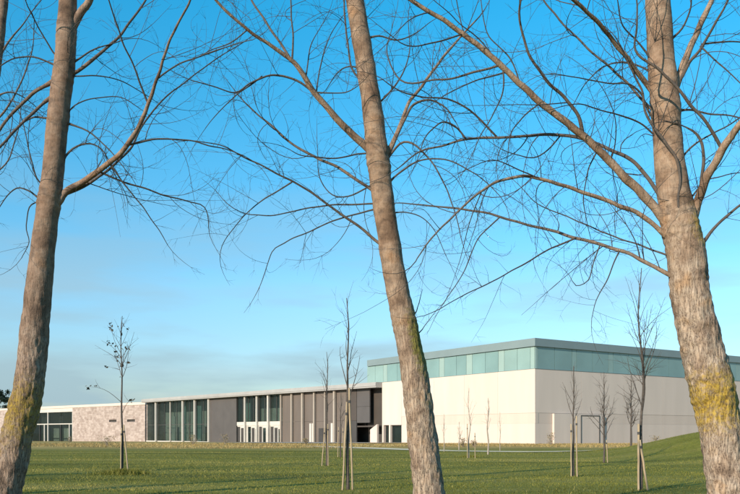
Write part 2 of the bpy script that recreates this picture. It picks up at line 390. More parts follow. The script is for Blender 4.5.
# recessed doors in the opening
hpart('door_recess', 'dark', [(lo0 - 0.1, lo1 + 0.1, 1.0, 1.3, -0.8, 2.9)])
for pa, pb in ((383.8, 388.8), (390.2, 401)):
    a, b_ = solve_l(pb), solve_l(pa)
    d = hpart('door', 'glass', [(a + 0.1, b_ - 0.1, 0.45, 0.5, -0.2, 2.55)])
    hpart('door_frame', 'dark_metal', [(a, a + 0.09, 0.4, 0.55, -0.3, 2.7), (b_ - 0.09, b_, 0.4, 0.55, -0.3, 2.7), (a + 0.095, b_ - 0.095, 0.4, 0.55, 2.56, 2.7)], d)
hpart('door_pier', 'white', [(solve_l(390.2) + 0.01, solve_l(388.8) - 0.01, 0.02, 0.4, -0.5, 2.735)])
# projecting porch block on the shaded face
pr0, pr1 = solve_r(552.3), solve_r(578)
hpart('porch_block', 'white', [(-0.36, -0.012, pr0, solve_r(601), -0.5, 4.05)])
fr = hpart('portal_frame', 'dark_metal', [(-0.42, -0.363, pr1 + 0.15, pr1 + 0.25, -0.4, 3.9), (-0.42, -0.363, pr1 + 0.26, solve_r(597), 3.80, 3.9), (-0.42, -0.363, solve_r(597) + 0.01, solve_r(597) + 0.11, -0.4, 3.9)])
# glass storey
ZG0, ZG1, ZT = 10.04, 13.02, 14.1
LG = LL + 4.6
hpart('ledge', 'fascia', [(-0.05, LG, -0.05, LR, 10.0, 10.035)])
hpart('storey_core', 'grey_panel', [(0.5, LG - 0.1, 0.5, LR - 0.1, 10.036, 13.9)])
def lpan(mat, a, b_): hpart('glass_panel', mat, [(a + 0.03, b_ - 0.03, 0.25, 0.32, ZG0, ZG1)])
def rpan(mat, a, b_): hpart('glass_panel', mat, [(0.25, 0.32, a + 0.03, b_ - 0.03, ZG0, ZG1)])
lcol = [534.2, 529, 516, 503, 497, 484, 471, 465, 455, 443, 438, 425, 412, 407, 396, 386, 382, 374, 366]
lm = ['clere_pale', 'clere_mid', 'clere_mid', 'clere_pale', 'clere', 'clere', 'clere_pale', 'clere', 'clere', 'clere_pale', 'clere', 'clere', 'clere_pale', 'clere', 'clere', 'clere_pale', 'clere_mid', 'clere_mid']
for a, b_, k in zip(lcol[:-1], lcol[1:], lm): lpan(k, max(solve_l(a), 0.33), solve_l(b_))
rcol = [536, 539, 556, 573.5, 578, 594, 610, 614.5, 630, 647, 652, 670, 690, 695, 715, 738, 744, 770]
rm = ['clere_pale', 'clere', 'clere', 'clere_mid', 'clere', 'clere', 'clere_mid', 'clere', 'clere', 'clere_mid', 'clere', 'clere', 'clere_mid', 'clere', 'clere', 'clere_mid', 'clere']
for a, b_, k in zip(rcol[:-1], rcol[1:], rm): rpan(k, max(solve_r(a), 0.26), solve_r(b_))
rpan('clere', solve_r(770), LR - 0.1)
hpart('glass_panel', 'clere', [(LG - 0.1, LG - 0.04, 0.4, 20, ZG0, ZG1)])
hpart('roof_fascia', 'fascia', [(0.0, LG, 0.0, 0.5, ZG1 + 0.01, ZT), (0.0, 0.5, 0.51, LR, ZG1 + 0.01, ZT), (LG - 0.5, LG, 0.51, LR, ZG1 + 0.01, ZT)])
hpart('roof', 'roof_top', [(0.51, LG - 0.51, 0.51, LR, ZT - 0.25, ZT - 0.1)])

# ------------------------------------------------------------------ glazed wing
WA = Vector((2.03, 137.6, 0)); WB = Vector((-57.1, 208.0, 0)); WD = (WB - WA).normalized(); WL = (WB - WA).length
WN = Vector((-WD.y, WD.x, 0));  WN = WN if WN.y < 0 else -WN      # facing the camera
wing = empty('glazed_wing', (WA.x, WA.y, gz(WA.x, WA.y)), 'long flat-roofed glazed wing fronted by slender white columns', 'building')
wing_o = wing.location.copy()
def ws(px):
    k = (px - CX) / F; return (WA.x - k * WA.y) / (k * WD.y - WD.x)
def wpt(s, d, z): v = WA + WD * s + WN * d; return (v.x, v.y, z)
def wpart(name, mat, boxes, parent=None):
    m = MB()
    for s0, s1, d0, d1, z0, z1 in boxes:
        m.hexa([wpt(s0, d1, z0), wpt(s1, d1, z0), wpt(s1, d0, z0), wpt(s0, d0, z0), wpt(s0, d1, z1), wpt(s1, d1, z1), wpt(s1, d0, z1), wpt(s0, d0, z1)][::1])
    return add(name, m.mesh(name, wing_o), M[mat], parent or wing)
def wz(s): v = WA + WD * s; return gz(v.x, v.y)
ZR = 9.1
rf = wpart('roof', 'roof_edge', [(0.05, WL + 0.5, -22, 1.3, ZR + 0.02, 10.0)])
wpart('roof_edge_trim', 'roof_edge', [(0.05, WL + 0.5, 1.31, 1.40, ZR + 0.25, 9.85)], rf)
wpart('roof_membrane', 'roof_top', [(0.2, WL, -21.5, 1.0, 10.003, 10.03)], rf)
wpart('plinth', 'white_metal', [(1.5, WL, -0.4, 0.25, -1.4, -0.55)])
wpart('rear_wall', 'interior', [(0.5, WL - 0.2, -5.2, -5.0, -1.4, ZR)])
wpart('interior_floor', 'grey_panel', [(0.5, WL - 0.2, -4.9, -0.45, -1.4, -0.6)])
wpart('end_wall', 'stone', [(WL - 0.1, WL + 0.3, -9, 0.0, -1.4, ZR)])
# columns in front
for px, w, mt in ((158, .42, 'white_metal'), (172, .22, 'white_metal'), (185, .42, 'white_metal'), (197, .42, 'white_metal'), (211, .42, 'white_metal'),
              (247, .34, 'white_metal'), (259, .34, 'white_metal'), (270.5, .40, 'white_metal'), (283, .3, 'beige_metal'), (294, .36, 'beige_metal'),
              (305, .42, 'beige_metal'), (316.5, .34, 'beige_metal'), (327, .24, 'beige_metal'), (337, .42, 'beige_metal')):
    s = ws(px); wpart('column', mt, [(s - w / 2, s + w / 2, 0.35, 0.35 + w, wz(s) - 0.5, ZR)])
# glass bays: panes between mullions
def glazing(px0, px1, n, z0, z1, inner=None):
    a, b_ = ws(px1), ws(px0)
    for i in range(n):
        s0 = a + (b_ - a) * i / n; s1 = a + (b_ - a) * (i + 1) / n
        p = wpart('window_pane', 'glass', [(s0 + 0.07, s1 - 0.07, 0.0, 0.05, z0, z1)])
        wpart('mullion', 'dark_metal', [(s0 - 0.06, s0 + 0.06, -0.03, 0.12, z0, z1)], p)
zm = 3.4
glazing(147.5, 211, 10, -0.5, zm - 0.06); glazing(147.5, 211, 10, zm + 0.06, ZR - 0.02)
wpart('transom', 'dark_metal', [(ws(211), ws(147.5), -0.03, 0.1, zm - 0.055, zm + 0.055)])
glazing(238, 283, 8, 3.75, ZR - 0.02)
# things seen inside behind the glass: pale partitions and columns
for px, w, z1, mt in ((166, 1.6, 5.5, 'interior'), (177, 1.2, 8.8, 'clere_mid'), (191, 2.4, 7.8, 'clere_mid'), (205, 1.0, 4.2, 'white'), (181, .5, 4.0, 'white'), (240, 2.0, 8.8, 'clere_pale'), (279, 2.2, 8.9, 'clere_pale'), (161, 1.0, 4.0, 'white'), (199, 1.8, 2.9, 'brown_panel')):
    s = ws(px); wpart('partition', mt, [(s - w / 2, s + w / 2, -2.2, -2.0, -0.6, z1)])
wpart('wall_panel', 'grey_panel', [(ws(237.6), ws(224.5) - 0.01, 0.0, 0.3, -1.3, ZR - 0.02)])
wpart('wall_panel', 'grey_panel', [(ws(224.5) + 0.01, ws(211.3), 0.0, 0.3, -1.3, ZR - 0.02)])
# white shop-front under the second glass bay, with dark doors
a, b_ = ws(283), ws(238)
wpart('lintel', 'white_metal', [(a, b_, 0.0, 0.28, 2.95, 3.72)])
nd = 12
for i in range(nd):
    s0 = a + (b_ - a) * i / nd; s1 = a + (b_ - a) * (i + 1) / nd
    if i in (9,):
        wpart('wall_panel', 'white_metal', [(s0 + 0.01, s1 - 0.01, 0.0, 0.22, -0.9, 2.94)]); continue
    p = wpart('door', 'dark' if i % 4 else 'glass', [(s0 + 0.16, s1 - 0.16, 0.05, 0.12, -0.5, 2.1 + 0.5 * ((i * 7) % 3) / 2)])
    wpart('door_frame', 'white_metal', [(s0 - 0.12, s0 + 0.12, 0.0, 0.24, -0.6, 2.94)], p)
    wpart('transom_light', 'white_metal', [(s0 + 0.125, s1 - 0.125, 0.02, 0.2, 2.2 + 0.5 * ((i * 7) % 3) / 2, 2.94)], p)
wpart('threshold', 'white_metal', [(a, b_, 0.0, 0.25, -1.3, -0.61)])
# taupe cladding panels
cols = [283.2, 294, 305, 316.5, 327, 337, 347, 357.5]
for a_, b2 in zip(cols[:-1], cols[1:]):
    wpart('cladding_panel', 'brown_panel' if a_ > 340 else 'taupe', [(ws(b2) + 0.02, ws(a_) - 0.02, 0.0, 0.2, 3.6, ZR - 0.02)])
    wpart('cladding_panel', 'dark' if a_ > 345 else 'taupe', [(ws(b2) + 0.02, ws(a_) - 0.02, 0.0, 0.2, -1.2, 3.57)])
for px in (311.5, 314, 333):
    s = ws(px); p = wpart('door', 'white_metal', [(s - 0.28, s + 0.28, 0.203, 0.3, -0.3, 3.2)])
s = ws(322); wpart('door', 'dark', [(s - 0.7, s + 0.7, 0.203, 0.27, -0.3, 2.3)])
wpart('cladding_panel', 'grey_panel', [(ws(370.5), ws(357.8), -0.05, 0.2, 3.2, 6.0)])
wpart('cladding_panel', 'grey_panel', [(ws(370.5), ws(357.8), -0.05, 0.2, 6.03, ZR - 0.02)])
M['brown_shaded'] = plain('brown_shaded', (0.05, 0.038, 0.03), 0.65, 0.12, 0.5)  # darker copy of the brown, with the return wall's shade put into the colour
wpart('cladding_panel', 'brown_shaded', [(0.9, ws(364), -1.2, -0.9, 2.7, ZR - 0.02)])
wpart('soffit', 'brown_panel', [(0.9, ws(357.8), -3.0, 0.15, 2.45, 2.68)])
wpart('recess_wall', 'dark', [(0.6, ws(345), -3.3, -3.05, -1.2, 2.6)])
# white raking wall beside the recess
m = MB(); a, b_ = 0.25, ws(374.2)
m.hexa([wpt(a, 0.9, -0.9), wpt(b_, 0.9, -0.9), wpt(b_, 0.5, -0.9), wpt(a, 0.5, -0.9), wpt(a, 0.9, 2.9), wpt(b_, 0.9, 2.0), wpt(b_, 0.5, 2.0), wpt(a, 0.5, 2.9)])
add('raking_wall', m.mesh('raking_wall', wing_o), M['white'], wing)

# ------------------------------------------------------------------ stone wing on the left
SA = Vector((-58.2, 212.0, 0)); SB = Vector((-86.5, 238.0, 0)); SD = (SB - SA).normalized(); SN = Vector((-SD.y, SD.x, 0)); SN = SN if SN.y < 0 else -SN
srot = math.atan2(-SD.y, -SD.x)      # local +x runs back towards the glazed wing
stone = empty('stone_wing', (SA.x, SA.y, gz(SA.x, SA.y)), 'low pinkish stone-clad wing with a white-framed window wall', 'building')
stone.rotation_euler = (0, 0, srot)
def ss(px):
    k = (px - CX) / F; return (SA.x - k * SA.y) / (k * SD.y - SD.x)
def spart(name, mat, boxes, parent=None):
    m = MB()
    for s0, s1, d0, d1, z0, z1 in boxes: m.box(-s1, -s0, -d1, -d0, z0 - stone.location.z, z1 - stone.location.z)
    return add(name, m.mesh(name), M[mat], parent or stone)
ZS = 9.45; zb = -2.5
g0, g1 = ss(74.5), ss(19)
# wall with two dark slots (split round the slots)
q = [ss(118.5), ss(111), ss(137), ss(129)]
zs0, zs1 = 4.35, 5.0
spart('stone_wall', 'stone', [(0, g0, 0, 0.6, zb, zs0), (0, g0, 0, 0.6, zs1, 8.75), (0, q[2], 0, 0.6, zs0, zs1), (q[3], q[0], 0, 0.6, zs0, zs1), (q[1], g0, 0, 0.6, zs0, zs1)])
for i in (0, 2): spart('slot_window', 'dark', [(q[i], q[i + 1], 0.05, 0.15, zs0, zs1)])
spart('stone_wall', 'stone', [(g1, g1 + 75, 0, 0.6, zb, 8.75)])
spart('coping', 'white', [(-0.3, g1 + 75, -12, 0.75, 8.76, ZS)])
spart('rear_wall', 'interior', [(0, g1 + 75, -12, -11.7, zb, 8.7)])
spart('interior_floor', 'grey_panel', [(g0 - 6, g1 + 6, -11.6, -0.1, zb, -1.35)])
wx = [19, 26, 33, 40.5, 49, 62, 74.5]
wx = [74.5, 70, 62.5, 49.2, 45, 33, 26, 19]
zmid = 3.95
for a_, b2 in zip([74.5, 62, 49.2, 41, 33, 26], [62, 49.2, 41, 33, 26, 19]):
    s0, s1 = ss(a_), ss(b2)
    spart('window_pane', 'glass', [(s0 + 0.1, s1 - 0.1, 0.15, 0.2, zmid + 0.25, 7.55)])
    spart('window_pane', 'glass', [(s0 + 0.1, s1 - 0.1, 0.15, 0.2, -1.3, zmid - 0.05)])
for px, w in ((74.2, .35), (49.4, .4), (26, .4), (19.3, .4)):
    s = ss(px); spart('window_post', 'white_metal', [(s - w / 2, s + w / 2, 0.1, 0.55, -1.8, 7.6)])
for px, w in ((45.6, .4), (70.6, .3), (62, .2), (41, .2), (33, .3)):
    s = ss(px); spart('door_post', 'white_metal' if w != .2 else 'dark_metal', [(s - w / 2, s + w / 2, 0.1, 0.45, -1.8, zmid - 0.06)])
spart('transom', 'white_metal', [(g0, g1, 0.08, 0.42, zmid - 0.04, zmid + 0.24)])
spart('window_head', 'white_metal', [(g0, g1, 0.08, 0.6, 7.61, 8.75)])
spart('sill', 'white_metal', [(g0, g1, 0.08, 0.5, -2.0, -1.31)])
for px, w, mt in ((54, 2.5, 'brown_panel'), (66, 3, 'dark'), (37, 3, 'brown_panel')):
    s = ss(px); spart('partition', mt, [(s - w / 2, s + w / 2, -2.5, -2.3, -1.3, 7)])

# ------------------------------------------------------------------ trees
def catmull(pts, step):
    """pts: list of tuples of equal length; resample smoothly in parameter space, step in first-two-coordinate units"""
    out = []; n = len(pts)
    A = [np.array(p, float) for p in pts]
    for i in range(n - 1):
        p0 = A[max(i - 1, 0)]; p1 = A[i]; p2 = A[i + 1]; p3 = A[min(i + 2, n - 1)]
        k = max(1, int(np.linalg.norm((p2 - p1)[:2]) / step))
        for j in range(k):
            t = j / k
            out.append(0.5 * ((2 * p1) + (-p0 + p2) * t + (2 * p0 - 5 * p1 + 4 * p2 - p3) * t * t + (-p0 + 3 * p1 - 3 * p2 + p3) * t ** 3))
    out.append(A[-1]); return out

def rvec(rng):
    while True:
        v = Vector((rng.uniform(-1, 1), rng.uniform(-1, 1), rng.uniform(-1, 1)))
        if 0.05 < v.length < 1: return v.normalized()

def grow(mb, p, d, length, r0, rng, level, droop=0.0, curl=1.0, maxlev=2, dens=1.0):
    """a free-growing twig with side twigs"""
    n = max(4, int(length / 0.075)); n = min(n, 16); st = length / n
    cv = rvec(rng) * rng.uniform(0.5, 2.4) * curl; pts = [p.copy()]; dirs = [d.copy()]
    cz = rng.uniform(-1.0, 1.3) * curl + droop
    for i in range(n):
        if i == n // 2 and rng.random() < 0.5: cv = rvec(rng) * rng.uniform(0.5, 2.6) * curl
        d = (d + cv * st + Vector((0, 0, cz)) * st + rvec(rng) * 0.05).normalized()
        p = p + d * st; pts.append(p.copy()); dirs.append(d.copy())
    rad = [r0 * (1 - 0.72 * i / n) for i in range(n + 1)]
    tone = 0.75 if r0 > 0.009 else 0.95
    mb.tube(pts, rad, 5 if r0 > 0.008 else (4 if r0 > 0.004 else 3), [(0, 0.3, tone)] * (n + 1), cap=False)
    if level < maxlev:
        k = int(length * (4.6 if level == 0 else 5.5) * dens * rng.uniform(0.7, 1.3) + 0.5)
        for _ in range(k):
            i = rng.randrange(max(1, n // 6), n)
            side = dirs[i].cross(rvec(rng)).normalized()
            nd = (dirs[i] * rng.uniform(0.45, 1.0) + side * rng.uniform(0.5, 1.0)).normalized()
            L_ = length * (1 - 0.6 * i / n) * rng.uniform(0.28, 0.62)
            grow(mb, pts[i], nd, max(L_, 0.09), max(rad[i] * 0.6, 0.0013), rng, level + 1, droop, curl * 1.3, maxlev, dens)

def big_tree(name, label, mat, depth, trunk, branches, lichen, seed, rough_from, twig=1.0, top_extra=8, whorls=()):
    rng = random.Random(seed)
    base = P(trunk[0][0], trunk[0][1], depth)
    bx, by = base.x, base.y; origin = Vector((bx, by, gz(bx, by)))
    root = empty(name, origin, label, 'tree', 'tall bare trees in the row')
    sc = depth / F
    # trunk
    ring = catmull([(x, y, w) for x, y, w in trunk], 1.5)
    m = MB(); pts = []; rad = []
    for x, y, w in ring:
        pts.append(P(x, y, depth)); rad.append(w / 2 * sc)
    pts[0] = pts[0] - Vector((0, 0, 0.25))
    SD_ = 64; m.tube(pts, rad, SD_, [(0, 0, 0)] * len(pts))
    so = Vector((seed * 3.7, 0, 0))
    for i in range(len(pts)):
        y = ring[i][1]; c = pts[i]
        rf_ = smooth01((y - rough_from) / 220.0)
        for k in range(SD_):
            v = Vector(m.v[i * SD_ + k]); o = (v - c); r = o.length
            if r < 1e-5: continue
            n1 = mnoise.noise(v * 5.5 + so) * 0.065 + mnoise.noise(v * 14 + so) * (0.012 + 0.03 * rf_)
            rg = mnoise.noise(Vector((v.x * 24, v.y * 24, v.z * 4.6)) + so); rg2 = mnoise.noise(Vector((v.x * 47, v.y * 47, v.z * 12)) + so)
            n2 = (min(abs(rg) * 2.4, 1.0) - 0.5) * 0.085 * rf_ + rg2 * 0.03 * rf_
            n3 = mnoise.noise(Vector((v.x * 4, v.y * 4, v.z * 30)) + so) * 0.018 * (1 - rf_)
            col_l = 0.0
            for (ly, hw, side, amt) in lichen:
                g = math.exp(-((y - ly) / hw) ** 2)
                ax = o.x / r
                f = 1.0 if side == 0 else smooth01(0.5 + 0.5 * (ax * side) * 1.3)
                col_l = max(col_l, g * f * amt)
            for (wy, wh, wa) in whorls:
                g = math.exp(-((y - wy) / wh) ** 2); n3 += g * wa * (0.6 + 0.25 * math.sin(y * 0.9 + 3 * mnoise.noise(v * 3)) + 0.7 * mnoise.noise(v * 9 + so))
            nn = n1 + n2 + n3 + 0.04 * col_l * mnoise.noise(v * 22)
            v = c + o * (1 + nn); m.v[i * SD_ + k] = tuple(v)
            m.col[i * SD_ + k] = (col_l * 0.85, 0.15 + 0.85 * rf_, 0.0)
    add('trunk', m.mesh('trunk', origin, True, True), mat, root)
    # branches
    done = {'trunk': [(x, y, 0.0) for x, y, w in ring]}
    for bid, par, spec, opts in branches:
        if par == 'trunk':      # start on the trunk's own axis so the joint is buried
            ax = min(done['trunk'], key=lambda q: abs(q[1] - spec[0][1] - 3)); spec = [(ax[0], ax[1]) + tuple(spec[0][2:])] + list(spec[1:] if 'd' in opts else spec)
        pl = done[par]; x0, y0 = spec[0][0], spec[0][1]
        near = min(pl, key=lambda q: (q[0] - x0) ** 2 + (q[1] - y0) ** 2)
        d0 = near[2]
        Lpx = sum(math.dist(spec[i][:2], spec[i + 1][:2]) for i in range(len(spec) - 1))
        if 'd' in opts: ds = [d0 + dd if i else d0 for i, dd in enumerate(opts['d'])]
        else:
            dt = opts.get('dt', rng.uniform(-0.55, 0.55)) * Lpx * sc
            cl = [0.0]
            for i in range(1, len(spec)): cl.append(cl[-1] + math.dist(spec[i - 1][:2], spec[i][:2]))
            hold = 24.0 if par == 'trunk' else 0.0
            ds = [d0 + dt * (max(0.0, c_ - hold) / max(1.0, cl[-1] - hold)) ** 1.2 for c_ in cl]
        ws_ = []
        w0 = spec[0][2]; w1 = opts.get('w1', max(0.7, w0 * 0.3))
        for i, s_ in enumerate(spec): ws_.append(s_[2] if len(s_) > 2 else w0 + (w1 - w0) * i / (len(spec) - 1))
        wk = 1.0 if opts.get('pale') else 0.82
        rs = catmull([(s_[0], s_[1], d_, w_ * wk) for s_, d_, w_ in zip(spec, ds, ws_)], 4.0)
        done[bid] = [(a[0], a[1], a[2]) for a in rs]
        bp = []; br = []; bc = []
        ph = rng.uniform(0, 9)
        for i, a in enumerate(rs):
            q = P(a[0], a[1], depth + a[2])
            amp = min(i, 6) / 6 * 0.012
            q += Vector((mnoise.noise(Vector((i * .23, ph, 0))), mnoise.noise(Vector((i * .23, ph, 5))), mnoise.noise(Vector((i * .23, ph, 9))))) * amp
            bp.append(q); rr = max(a[3], 0.6) / 2 * (depth + a[2]) / F * (1 + 0.10 * mnoise.noise(Vector((i * 0.35, ph, 2))))
            if par == 'trunk' and i < 4 and 'd' not in opts: rr *= 1.22
            br.append(rr)
            tw = smooth01((0.030 - rr) / 0.026) if not opts.get('pale') else smooth01((0.018 - rr) / 0.016)
            if opts.get('dark'): tw = max(tw, 0.8)
            bc.append((0.0, 0.35, tw))
        m = MB(); m.tube(bp, br, 10 if br[0] > 0.02 else 7, bc)
        bo = add('branch', m.mesh('branch', origin, True, True), mat, root)
        # twigs on the branch
        tm = MB(); dens = opts.get('tw', 1.0) * twig
        Lm = sum((bp[i + 1] - bp[i]).length for i in range(len(bp) - 1))
        k = int(Lm * 9.0 * dens + 1)
        for _ in range(k):
            i = rng.randrange(max(1, int(len(bp) * 0.12)), len(bp) - 1)
            t = (bp[i + 1] - bp[i - 1]).normalized(); side = t.cross(rvec(rng)).normalized()
            nd = (t * rng.uniform(0.2, 0.9) + side).normalized()
            Ln = rng.choice([0.2, 0.35, 0.5, 0.75, 1.1]) * rng.uniform(0.7, 1.2)
            grow(tm, bp[i], nd, Ln, min(br[i] * 0.5, 0.0015 + 0.0036 * Ln), rng, 0, 0.1, 1.35, 2, 1.0)
        i = len(bp) - 1; t = (bp[i] - bp[i - 2]).normalized()
        grow(tm, bp[i], t, 0.5, br[i], rng, 0, 0.1, 1.2, 2, 1.2)
        tag(add('twigs', tm.mesh('twigs', origin, True, True), mat, bo), kind='stuff')
    # crown above the frame, grown freely so the tree is whole
    tops = [i for i, a in enumerate(ring) if a[1] < -30]
    for k in range(top_extra):
        i = tops[int(len(tops) * (k + 0.5) / top_extra)]
        az = k * 2.4 + rng.uniform(-.4, .4); d = Vector((math.cos(az) * .75, math.sin(az) * .75, 0.8)).normalized()
        m = MB(); p = pts[i]; Lb = 1.6 + 1.4 * (1 - k / top_extra); n = 14; bp = [p.copy()]; br = [0.026]
        for j in range(n):
            d = (d + Vector((0, 0, 0.05)) + rvec(rng) * 0.1).normalized(); p = p + d * Lb / n; bp.append(p.copy()); br.append(0.026 * (1 - 0.85 * (j + 1) / n))
        m.tube(bp, br, 7, [(0, .3, .4)] * (n + 1)); bo = add('branch', m.mesh('branch', origin, True, True), mat, root)
        tm = MB()
        for _ in range(9):
            j = rng.randrange(2, n); t = (bp[j] - bp[j - 1]).normalized()
            grow(tm, bp[j], (t + rvec(rng) * 0.9).normalized(), rng.uniform(.4, .9), 0.006, rng, 0, 0.1, 1.1, 1, 0.7)
        tag(add('twigs', tm.mesh('twigs', origin, True, True), mat, bo), kind='stuff')
    return root

T = 'trunk'
first_tree = big_tree('bare_tree', 'bare leaning tree with mustard lichen on its trunk, before the stone wing', M['bark_mustard'], 8.5,
    [(-24, 577, 46), (-12, 545, 38), (3, 494, 34), (17, 437, 30), (29.5, 380, 28.5), (37.5, 300, 26), (44, 240, 23), (52.6, 175, 21), (59, 110, 20.5), (65, 60, 20), (68, 0, 17), (73, -80, 14), (80, -200, 9), (88, -300, 3)],
    [('a', T, [(55, 205, 7.5), (66, 192, 6.8), (84, 181, 6.2), (105, 166, 5.6), (125, 148, 5), (138, 128, 4.4), (148, 105, 3.8), (158, 75, 3), (170, 40, 2.4), (190, 0, 2), (203, -40, 1.4)], dict(dt=-.25, pale=1)),
     ('a2', 'a', [(66, 194, 4), (88, 184, 3.6), (115, 164, 3), (132, 146, 2.6), (146, 120, 2.2), (165, 98, 1.8), (195, 74, 1.5), (235, 47, 1.1)], dict(dt=.3)),
     ('a3', 'a', [(148, 103, 2.4), (134, 68, 2), (121, 37, 1.8), (109, 0, 1.5), (100, -30, 1)], {}),
     ('a4', 'a', [(158, 78, 2.2), (175, 66), (200, 56), (230, 46), (252, 40)], dict(w1=1)),
     ('a5', 'a', [(128, 145, 2.6), (150, 140), (175, 139), (200, 143), (225, 149), (245, 156)], dict(w1=1)),
     ('a6', 'a', [(98, 171, 2.6), (118, 180), (140, 187), (165, 196), (190, 202), (205, 207), (209, 228)], dict(w1=1)),
     ('a7', 'a', [(110, 163, 2), (125, 185), (145, 210), (160, 232), (168, 245)], dict(w1=.8)),
     ('b', T, [(66, 76, 5), (78, 71, 4.4), (92, 60, 4), (105, 49, 3.6), (122, 33, 3), (134, 16, 2.6), (147, -3, 2.2), (160, -40, 1.4)], {}),
     ('c', T, [(66, 66, 3), (82, 57), (95, 49), (109, 44), (125, 40)], dict(w1=1)),
     ('d', T, [(66, 34, 10), (74, 24, 8.5), (82, 12, 8), (92, -5, 7), (105, -60, 5), (125, -150, 2)], dict(pale=1)),
     ('e', T, [(58, 78, 5), (48, 84, 4.4), (32, 95, 4), (15, 110, 3.6), (0, 130, 3.2), (-22, 165, 2)], {}),
     ('f', T, [(56, 95, 4.4), (46, 101, 4), (34, 112, 3.6), (20, 125, 3.4), (0, 147, 3), (-18, 172, 2)], {}),
     ('g', T, [(56, 119, 3), (44, 118), (34, 117), (22, 124), (10, 136)], dict(w1=1.4)),
     ('h', T, [(60, 68, 2.6), (48, 62), (35, 57), (15, 58), (0, 66), (-16, 82)], dict(w1=1.2)),
     ('i', T, [(62, 60, 2.6), (53, 52), (40, 30), (28, 6), (20, -15)], dict(w1=1)),
     ('j', T, [(54, 182, 4), (61, 170), (66, 156), (77, 146), (90, 143), (102, 150), (111, 166)], dict(w1=1.2)),
     ('k', T, [(62, 122, 3), (78, 127), (92, 134), (106, 146), (116, 157)], dict(w1=1.2)),
     ('l', T, [(47, 203, 3), (38, 198), (28, 190), (16, 188), (4, 200), (-10, 222)], dict(w1=1)),
     ('l2', T, [(48, 190, 2.2), (37, 178), (29, 152), (24, 126), (14, 100)], dict(w1=.9)),
     ('l3', T, [(48, 200, 2), (32, 205), (26, 225), (29, 242), (22, 258)], dict(w1=.8)),
     ('m', T, [(64, 77, 2.2), (80, 76), (100, 76), (122, 81), (142, 93)], dict(w1=1)),
     ('n', T, [(58, 130, 2), (75, 105), (98, 98), (120, 97), (140, 108)], dict(w1=.9)),
    ], [(412, 54, 0, .64), (455, 30, -1, .5), (345, 45, 1, .25)], 11, 200, 0.68, whorls=((198, 16, .10), (76, 12, .07), (30, 12, .08), (118, 8, .04)))

